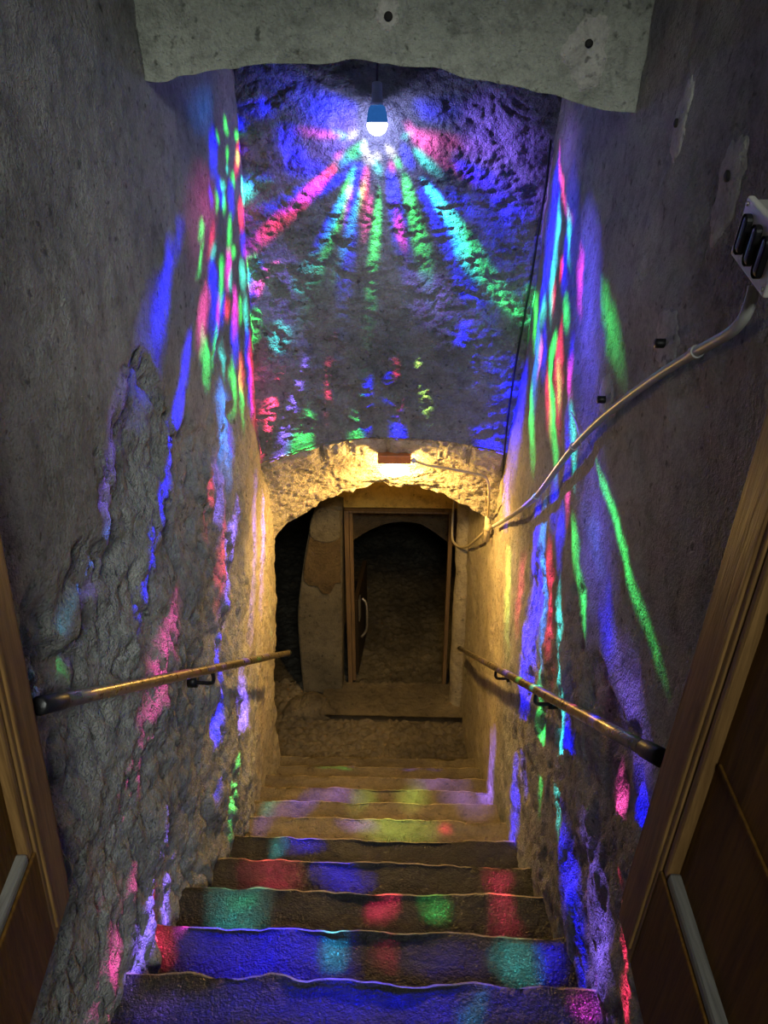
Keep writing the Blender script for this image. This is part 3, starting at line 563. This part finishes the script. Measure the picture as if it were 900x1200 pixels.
# stone arch inside the doorway
AA = curve([(-0.62, -1.66), (-0.50, -1.58), (-0.389, -1.499), (-0.222, -1.391), (-0.057, -1.343), (0.141, -1.370), (0.31, -1.488), (0.445, -1.60), (0.56, -1.70)])
Xg, Vg = np.meshgrid(np.linspace(-0.60, 0.60, 110), np.linspace(0, 1, 50), indexing='ij'); z0 = ev(AA, Xg)
Zg = z0 + (-0.9 - z0) * Vg; Pv = np.stack((Xg, 5.25 + 0 * Xg, Zg), -1); Pv[..., 1] -= 0.012 * fbm(Pv, 6, 4, 660)
tag(grid('wall_tunnel_arch', Pv, MPS, back=(0, 0.25, 0)), kind='structure')

def pier(name, outline, y0, y1, mat, parent=None, bev=0.018):
    bm = bmesh.new(); f = bm.faces.new([bm.verts.new((x, y0, z)) for x, z in outline])
    e = bmesh.ops.extrude_face_region(bm, geom=[f]); vs = [v for v in e['geom'] if isinstance(v, bmesh.types.BMVert)]
    bmesh.ops.translate(bm, vec=(0, y1 - y0, 0), verts=vs)
    front = [ed for ed in bm.edges if all(abs(v.co.y - y0) < 1e-5 for v in ed.verts)]
    bmesh.ops.bevel(bm, geom=front, offset=bev, segments=3, profile=0.5, affect='EDGES')
    return bm_obj(name, bm, mat, parent, False)
pr = empty('masonry_pier', (-0.62, 4.90, -2.68), 'grey plastered pier with bare stone top beside the low doorway', 'pier')
pts = [(-0.475, -2.66), (-0.455, -1.8), (-0.438, -1.0)]
pts += [tuple(q)[:2] for q in spline([(-0.50, -0.985), (-0.60, -1.00), (-0.645, -1.06), (-0.70, -1.30), (-0.755, -1.6), (-0.795, -1.9), (-0.80, -2.2), (-0.79, -2.66)], 5)]
pier('plaster_body', pts, 4.80, 5.0, MP, pr)
f_ = [(-0.462, -1.62), (-0.446, -1.02)] + [tuple(q)[:2] for q in spline([(-0.52, -1.0), (-0.60, -1.02), (-0.64, -1.08), (-0.69, -1.3), (-0.735, -1.56), (-0.70, -1.64), (-0.64, -1.65), (-0.60, -1.71), (-0.54, -1.70), (-0.50, -1.62)], 4)]
pier('bare_stone_patch', f_, 4.785, 4.82, MPS, pr, 0.012)
pier('stone_cap', [tuple(q)[:2] for q in spline([(-0.45, -1.02), (-0.455, -1.22), (-0.56, -1.27), (-0.665, -1.22), (-0.655, -1.08), (-0.60, -1.0), (-0.52, -0.985)], 4)], 4.77, 4.83, MP, pr, 0.015)
bm = bmesh.new()
for x, y, z, s_ in ((-0.70, 4.62, -2.66, 0.13), (-0.60, 4.58, -2.67, 0.10), (-0.80, 4.6, -2.67, 0.11)):
    bmesh.ops.create_icosphere(bm, subdivisions=4, radius=s_, matrix=Matrix.Translation((x, y, z)))
for v in bm.verts:
    v.co += v.co.normalized() * 0.0
A = np.array([tuple(v.co) for v in bm.verts]); d = fbm(A, 9, 3, 670) * 0.02
for v, q in zip(bm.verts, d): v.co += Vector((q, q, q * 0.6)); v.co.z = -2.68 + (v.co.z + 2.68) * 0.9
bm_obj('rubble_foot', bm, MF, pr, True)

# column of smoother render where the wall meets the doorway
col = empty('rounded_pilaster', (0.45, 4.45, -2.6), 'rounded plaster pilaster beside the doorway with the cable looped across', 'pilaster')
bm = bmesh.new(); tube(bm, [(0.445, 4.70, z) for z in np.linspace(-2.7, -0.2, 40)], 0.08, 28)
A = np.array([tuple(v.co) for v in bm.verts]); d = fbm(A, 4, 4, 680) * 0.012
for v, q in zip(bm.verts, d): v.co.x += q; v.co.y += q
bm_obj('shaft', bm, MW, col, True)

# low doorway: frame and open leaf
fr = empty('door_frame', (-0.05, 4.95, -2.6), 'thin weathered wooden frame around the low dark doorway', 'door frame')
def bx(name, lo, hi, mat, parent, bev=0.004):
    bm = bmesh.new(); box(bm, lo, hi, bev); return bm_obj(name, bm, mat, parent)
bx('post', (-0.432, 4.88, -2.62), (-0.398, 4.95, -1.068), MDFRAME, fr)
bx('post', (0.322, 4.88, -2.62), (0.352, 4.95, -1.068), MDFRAME, fr)
bx('head_bar', (-0.400, 4.89, -1.086), (0.32, 4.945, -1.070), MDFRAME, fr)
bx('door_stop', (-0.398, 4.915, -2.62), (-0.372, 4.95, -1.10), MDFRAME, fr)
lf = bpy.data.objects.new('door_3', None); COL.objects.link(lf); lf.location = (-0.36, 5.0, -2.6); tag(lf, kind='structure'); bpy.context.view_layer.update()
Md = Matrix.Translation((-0.352, 4.97, -2.60)) @ Matrix.Rotation(R(-4), 4, 'Z')
bm = bmesh.new(); box(bm, (-0.035, 0, 0.02), (0, 0.60, 0.72), 0.004, Md); bm_obj('leaf', bm, MDARKW, lf)
bm = bmesh.new(); box(bm, (0.001, 0.03, 0.50), (0.012, 0.11, 0.70), 0.003, Md); bm_obj('lock_plate', bm, MCHROME, lf)
bm = bmesh.new(); tube(bm, [Md @ Vector(q) for q in spline([(0.012, 0.10, 0.30), (0.05, 0.12, 0.36), (0.055, 0.14, 0.48), (0.045, 0.17, 0.58), (0.012, 0.18, 0.62)], 6)], 0.011); bm_obj('handle', bm, MCHROME, lf, True)

# ------------------------------------------------------------------ upper door leaves
def leaf(name, corner, ang, out, lean, h=2.05, w=0.72, th=0.042):
    """corner = foot of the free edge; the leaf runs back towards the landing; out = +1/-1 side that faces the passage."""
    o = bpy.data.objects.new(name, None); COL.objects.link(o); o.location = corner; tag(o, kind='structure'); bpy.context.view_layer.update()
    M = Matrix.Translation(corner) @ Matrix.Rotation(lean, 4, 'Y') @ Matrix.Rotation(ang, 4, 'Z')   # the old leaves hang a little out of plumb
    def part(nm, lo, hi, mat, bev=0.003):
        lo2 = (min(lo[0] * out, hi[0] * out), -max(lo[1], hi[1]), min(lo[2], hi[2])); hi2 = (max(lo[0] * out, hi[0] * out), -min(lo[1], hi[1]), max(lo[2], hi[2]))
        bm = bmesh.new(); box(bm, lo2, hi2, bev, M); return bm_obj(nm, bm, mat, o)
    lip, st, br, mr = 0.035, 0.128, 0.235, 0.10
    part('meeting_lip', (-th, 0, 0.0), (-0.012, lip, h), MDOORE, 0.005)
    part('stile', (-th, lip, 0), (0, st, h), MDOORE)
    part('stile', (-th, w - 0.10, 0), (0, w, h), MDOOR)
    part('bottom_rail', (-th, st, 0), (0, w - 0.10, br), MDOOR)
    part('middle_rail', (-th, st, 0.98), (0, w - 0.10, 1.12), MDOOR)
    part('top_rail', (-th, st, h - 0.12), (0, w - 0.10, h), MDOOR)
    for z0, z1 in ((br, 0.98), (1.12, h - 0.12)):
        part('panel', (-th + 0.006, st, z0), (-0.020, w - 0.10, z1), MDOOR)
        for k in range(1, 3):
            zz = z0 + (z1 - z0) * k / 3
            part('panel_groove', (-0.0215, st + 0.03, zz), (-0.0165, w - 0.12, zz + 0.006), MDOOR, 0.001)
        part('moulding', (-0.026, st, z0), (-0.003, st + 0.020, z1), MDOORE, 0.006)
        part('moulding', (-0.026, w - 0.12, z0), (-0.003, w - 0.10, z1), MDOOR, 0.006)
        part('moulding', (-0.026, st + 0.020, z0), (-0.003, w - 0.12, z0 + 0.022), MGREYW, 0.006)
        part('moulding', (-0.026, st + 0.020, z1 - 0.022), (-0.003, w - 0.12, z1), MDOOR, 0.006)
    part('bead', (-0.004, st - 0.022, 0.02), (0.004, st - 0.012, h - 0.02), MDOORE, 0.003)
    return o
leaf('door_1', (-0.627, 0.985, 0.112), R(6.5), 1, R(3.2))
leaf('door_2', (0.395, 0.950, 0.150), R(-2.0), -1, R(3.2))

# ------------------------------------------------------------------ handrails
def handrail(a, b, side, label, brk, r=0.0145):
    a, b = Vector(a), Vector(b); d = (b - a).normalized(); t = empty('handrail', a, label, 'handrail', 'iron handrails along the stair walls')
    bm = bmesh.new(); tube(bm, [a + (b - a) * k / 12 for k in range(13)], r, 22); bm_obj('rail', bm, MIRON, t, True)
    e0 = a + d * 0.085
    bm = bmesh.new(); tube(bm, [a - d * 0.004, a, e0, e0 + d * 0.006], [r * 0.8, r * 1.16, r * 1.16, r * 1.02], 22); bm_obj('end_sleeve', bm, MBLACK, t, True)
    bm = bmesh.new(); tube(bm, [b - d * 0.03, b - d * 0.025, b + d * 0.004, b + d * 0.012], [r * 1.02, r * 1.14, r * 1.14, r * 0.7], 22); bm_obj('end_cap', bm, MBLACK, t, True)
    for f in brk:
        p = a + (b - a) * f; wx = float((XR if side > 0 else XL)(p.y, p.z - 0.07)); o = Vector((side, 0, 0))
        q = [p - Vector((0, 0, r * 0.8)), p + Vector((0, 0, -0.045)), p + Vector((side * 0.02, d.y * 0.02, -0.072)), Vector((wx + side * 0.02, p.y + 0.03, p.z - 0.078))]
        bm = bmesh.new(); tube(bm, spline(q, 6), 0.0065, 12); k = bm_obj('bracket', bm, MBLACK, t, True)
        bm = bmesh.new(); c = Vector((wx - side * 0.012, p.y + 0.03, p.z - 0.078)); tube(bm, [c, c + o * 0.03], 0.02, 18); kk = bm_obj('wall_plate', bm, MBLACK, k, True)
    return t
ra = at_y(46, 827, 1.0); rb = at_y(338, 765, 3.30)
handrail(ra, rb, -1, 'steel handrail on the rubble wall opposite the switch box', (0.42,))
ra = at_y(775, 888, 0.98); rb = at_y(539, 760, 4.42)
handrail(ra, rb, 1, 'steel handrail on the wall below the conduit and switch box', (0.28, 0.52,))

# ------------------------------------------------------------------ crystal lamp
cl = empty('crystal_lamp', (BULB[0], BULB[1], 2.05), 'glowing crystal lamp throwing coloured rays on the dark upper wall', 'lamp')
bx_, by_, bz_ = BULB
def lathe(name, prof, mat, parent, c=(0, 0), n=28, axis=None):
    bm = bmesh.new(); rings = [[bm.verts.new((c[0] + r * math.cos(2 * math.pi * k / n), c[1] + r * math.sin(2 * math.pi * k / n), z)) for k in range(n)] for r, z in prof]
    for a, b in zip(rings, rings[1:]):
        for k in range(n): bm.faces.new((a[k], a[(k + 1) % n], b[(k + 1) % n], b[k]))
    bm.faces.new(rings[0]); bm.faces.new(rings[-1][::-1])
    if axis is not None:
        for v in bm.verts: v.co = axis @ v.co
    return bm_obj(name, bm, mat, parent, True)
lathe('socket', [(0.012, bz_ + 0.155), (0.019, bz_ + 0.15), (0.021, bz_ + 0.09), (0.024, bz_ + 0.088), (0.024, bz_ + 0.078)], MSOCK, cl, (bx_, by_))
lathe('lamp_base', [(0.023, bz_ + 0.077), (0.031, bz_ + 0.07), (0.037, bz_ + 0.045), (0.040, bz_ + 0.022), (0.039, bz_ + 0.019)], MBASE, cl, (bx_, by_))
lathe('crystal_dome', [(0.037, bz_ + 0.019)] + [(0.040 * math.cos(a), bz_ + 0.012 - 0.040 * math.sin(a)) for a in np.linspace(0.05, 1.45, 10)], MBULB, cl, (bx_, by_), 12)
tube_obj('flex', [(bx_, by_, bz_ + 0.15), (bx_ + 0.004, by_ + 0.01, bz_ + 0.35), (bx_, by_, 2.06)], 0.004, MDARKC, cl)
tube_obj('ceiling_rose', [(bx_, by_, 2.065), (bx_, by_, 2.04), (bx_, by_, 2.025)], [0.04, 0.038, 0.012], MSOCK, cl, 24)

# ------------------------------------------------------------------ warm lamp under the arch
wl = empty('bulkhead_lamp', WARM, 'lit warm bulkhead lamp with orange housing under the low arch', 'lamp')
# soffit direction: it slopes down and away; the lamp hangs off it
SN = Vector((0, -0.77, -0.63)); ST = Vector((1, 0, 0)); SB = SN.cross(ST)
MS_ = Matrix(((ST.x, SB.x, SN.x, WARM[0]), (ST.y, SB.y, SN.y, WARM[1]), (ST.z, SB.z, SN.z, WARM[2]), (0, 0, 0, 1)))
bm = bmesh.new(); box(bm, (-0.070, -0.050, -0.055), (0.070, 0.046, -0.030), 0.008, MS_, 3); bm_obj('back_plate', bm, MORANGE, wl, True)
up = Vector((0, 0, 1)); sgn = 1 if (MS_.to_3x3() @ Vector((0, 1, 0))).z > 0 else -1
bm = bmesh.new(); wx_ = WARM[0]
box(bm, (wx_ - 0.082, 3.444, -0.073), (wx_ + 0.082, 3.453, -0.030), 0.003)
box(bm, (wx_ - 0.082, 3.446, -0.038), (wx_ + 0.082, 3.535, -0.030), 0.003); bm_obj('hood', bm, MORANGE, wl)
bm = bmesh.new(); bmesh.ops.create_uvsphere(bm, u_segments=28, v_segments=16, radius=1.0)
for v in bm.verts: v.co = Vector((WARM[0] + v.co.x * 0.074, 3.492 + v.co.y * 0.033, -0.126 + v.co.z * 0.034))
bm_obj('diffuser', bm, MDIFF, wl, True)
gp = Vector((WARM[0] + 0.094, 3.452, -0.056))
bm = bmesh.new(); bmesh.ops.create_uvsphere(bm, u_segments=16, v_segments=10, radius=0.014, matrix=Matrix.Translation(gp)); bm_obj('cable_gland', bm, MWHITE, wl, True)

# ------------------------------------------------------------------ conduit, junction, cables
def wallpts(px, side, off): return [at_wall(x, y, side, off) for x, y in px]
cd = empty('conduit_pipe', at_wall(880, 345, 1, 0.02), 'grey plastic conduit running down the wall from the switch box', 'conduit')
cp = wallpts([(884, 335), (880, 352), (872, 372), (858, 388), (838, 400), (815, 413), (770, 441), (730, 470), (700, 495), (672, 524), (650, 553), (628, 582), (602, 603), (578, 617)], 1, 0.032)
tube_obj('pipe', spline(cp, 6), 0.0095, MPVC, cd, 16)
for i in (5, 9, 11):
    p = Vector(cp[i]); d = (Vector(cp[i + 1]) - Vector(cp[i - 1])).normalized()
    bm = bmesh.new(); tube(bm, [p - d * 0.008, p + d * 0.008], 0.0125, 16)
    bm_obj('pipe_clip', bm, MPVC, cd)
jb = empty('junction_tee', at_wall(572, 622, 1, 0.03), 'small cream junction tee where conduit and lamp cables meet', 'junction')
p = Vector(at_wall(571, 620, 1, 0.032))
tube_obj('vertical_sleeve', [p + Vector((0, 0, 0.085)), p + Vector((0, 0, -0.075))], 0.017, MCABLE, jb)
dd = (Vector(at_wall(556, 634, 1, 0.05)) - p).normalized()
tube_obj('side_sleeve', [p - dd * 0.06, p + dd * 0.04], 0.019, MCABLE, jb)
lc = [Vector(gp)] + [Vector(at_y(x, y, yy)) for x, y, yy in ((500, 545, 3.475), (525, 549, 3.47), (550, 554, 3.465), (566, 558, 3.46))]
lc += [Vector(at_y(572, 566, 3.46)), Vector(at_y(573, 586, 3.50)), Vector(p + Vector((0, 0, 0.07)))]
o = tube_obj('lamp_cable', spline(lc, 6), 0.0065, MCABLE); tag(o, 'thin cream cable from the warm lamp down to the junction', 'cable')
dc = [p, Vector(at_wall(556, 634, 1, 0.05)), Vector(at_y(548, 640, 4.40)), Vector(at_y(540, 641, 4.55)), Vector(at_y(533, 637, 4.65)), Vector(at_y(530, 628, 4.72)), Vector(at_y(531, 600, 4.80)), Vector(at_y(533, 585, 4.86))]
o = tube_obj('looped_cable', spline(dc, 6), 0.008, MCABLE); tag(o, 'cream cable looping from the junction across the pilaster', 'cable')
cr = [Vector((0.555, 3.372, 1.35))] + [Vector(at_y(x, y, 3.375)) for x, y in ((640, 215), (632, 265), (622, 330), (612, 385), (604, 430), (598, 470), (592, 520))] + [Vector(at_y(589, 560, 3.5))]
o = tube_obj('hanging_cable', spline(cr, 5), 0.0045, MDARKC); tag(o, 'thin black cable hanging down the corner of the dark upper wall', 'cable')
wr = [Vector(at_wall(x, y, 1, o_)) for x, y, o_ in ((669, 482, 0.012), (675, 496, 0.035), (679, 512, 0.04), (681, 526, 0.02))]
o = tube_obj('loose_wire', spline(wr, 5), 0.0018, MWHITE); tag(o, 'short loose pale wire sticking up behind the conduit', 'wire')

# ------------------------------------------------------------------ switch box
sb = empty('switch_box', at_wall(885, 290, 1, 0.0), 'tilted white switch box on the wall at the head of the conduit', 'switch box')
c0 = Vector(at_wall(858, 298, 1, 0.045)); tilt = R(15)
ex = Vector((0, -math.cos(tilt), -math.sin(tilt))); ez = Vector((0, -math.sin(tilt), math.cos(tilt))); en = Vector((-1, 0, 0))
MX = Matrix(((ex.x, ez.x, en.x, c0.x), (ex.y, ez.y, en.y, c0.y), (ex.z, ez.z, en.z, c0.z), (0, 0, 0, 1)))
bm = bmesh.new(); box(bm, (0.004, 0.004, -0.055), (0.152, 0.090, -0.006), 0.004, MX); bm_obj('back_box', bm, MPVC, sb)
bm = bmesh.new(); box(bm, (0, 0, -0.008), (0.156, 0.094, 0.004), 0.004, MX, 3); bm_obj('cover_plate', bm, MWHITE, sb)
for cx in (0.024, 0.066, 0.108):
    bm = bmesh.new(); box(bm, (cx, 0.016, 0.002), (cx + 0.024, 0.078, 0.013), 0.0105, MX, 4)
    bm_obj('switch_rocker', bm, MBLACK, sb)
for cx, cy in ((0.010, 0.084), (0.010, 0.010), (0.146, 0.084), (0.146, 0.010)):
    q = MX @ Vector((cx, cy, 0.003)); tube_obj('cover_screw', [q, q + en * 0.003], 0.0035, MCHROME, sb, 12)

# ------------------------------------------------------------------ filler patches with old fixings
def patch(px, kind, rx, ry, seed, hole, label, name='filler_patch'):
    if kind == 'R':
        c = Vector(at_wall(px[0], px[1], 1, 0.0)); u, w, n = Vector((0, 1, 0)), Vector((-0.05, 0, 1)).normalized(), Vector((-1, 0, 0))
    else:
        c = Vector(at_y(px[0], px[1], 2.25)); u, w, n = Vector((1, 0, 0)), Vector((0, 0, 1)), Vector((0, -1, 0))
    t = empty(name, c, label, 'wall patch'); rings = []; bm = bmesh.new(); na = 60
    def base(a, b):                                     # follow the wall's own relief
        q = c + u * a + w * b
        if kind == 'R':
            pp = np.array([[0.5, q.y, q.z]]); q.x = float(XR(q.y, q.z)) - float(relief(pp, np.array([0.0]), 1.0, 31)[0])
        else:
            pp = np.array([[q.x, 2.25, q.z]]); q.y = 2.25 - float(0.012 * fbm(pp, 2.2, 4, 61)[0]) - float(0.003 * fbm(pp, 15, 3, 63)[0])
        return q
    for f, hgt in ((1.0, -0.004), (0.96, 0.0015), (0.7, 0.003), (0.4, 0.0035), (0.15, 0.0035)):
        ring = []
        for k in range(na):
            a = 2 * math.pi * k / na
            r = 1 + 0.25 * float(vnoise(np.array([[1.3 * math.cos(a) + seed, 1.3 * math.sin(a), 0.3]]), 3)[0]) + 0.16 * float(vnoise(np.array([[6 * math.cos(a), 6 * math.sin(a) + seed, 0.3]]), 5)[0])
            ring.append(bm.verts.new(base(rx * r * f * math.cos(a), ry * r * f * math.sin(a)) + n * hgt))
        rings.append(ring)
    for a, b in zip(rings, rings[1:]):
        for k in range(na): bm.faces.new((a[k], a[(k + 1) % na], b[(k + 1) % na], b[k]))
    bm.faces.new(rings[-1])
    bm_obj('filler', bm, MPATCH if kind == 'R' else MPATCH2, t, True)
    h = base(hole[0], hole[1])
    if hole[2] > 0.015: tube_obj('pipe_stub', [h - n * 0.01, h + n * 0.022, h + n * 0.024], [0.010, 0.010, 0.006], MBLACK, t, 18)
    else: tube_obj('wall_plug', [h - n * 0.01, h + n * 0.007, h + n * 0.009], [hole[2], hole[2], hole[2] * 0.6], MHOLE, t, 18)
    return t
patch((688, 62), 'F', 0.055, 0.075, 1.0, (0.002, 0.02, 0.010), 'large pale filler patch with a dark plug on the lintel')
patch((455, 16), 'F', 0.030, 0.034, 2.0, (0.0, -0.005, 0.011), 'small pale filler patch at the middle of the lintel')
patch((742, 88), 'R', 0.060, 0.045, 3.0, (0.0, 0.005, 0.010), 'faint filler patch where the lintel meets the conduit wall')
patch((802, 138), 'R', 0.050, 0.080, 4.0, (0.01, -0.01, 0.009), 'narrow pale filler patch between the lintel corner and the switch box')
patch((855, 215), 'R', 0.060, 0.088, 5.0, (0.0, 0.012, 0.010), 'tall pale filler patch just above the switch box')
patch((788, 398), 'R', 0.070, 0.058, 6.0, (0.0, -0.008, 0.02), 'filler patch with an iron stub just above the conduit clip')
patch((714, 465), 'R', 0.065, 0.050, 7.0, (0.0, -0.008, 0.018), 'filler patch with an iron stub further down along the conduit')
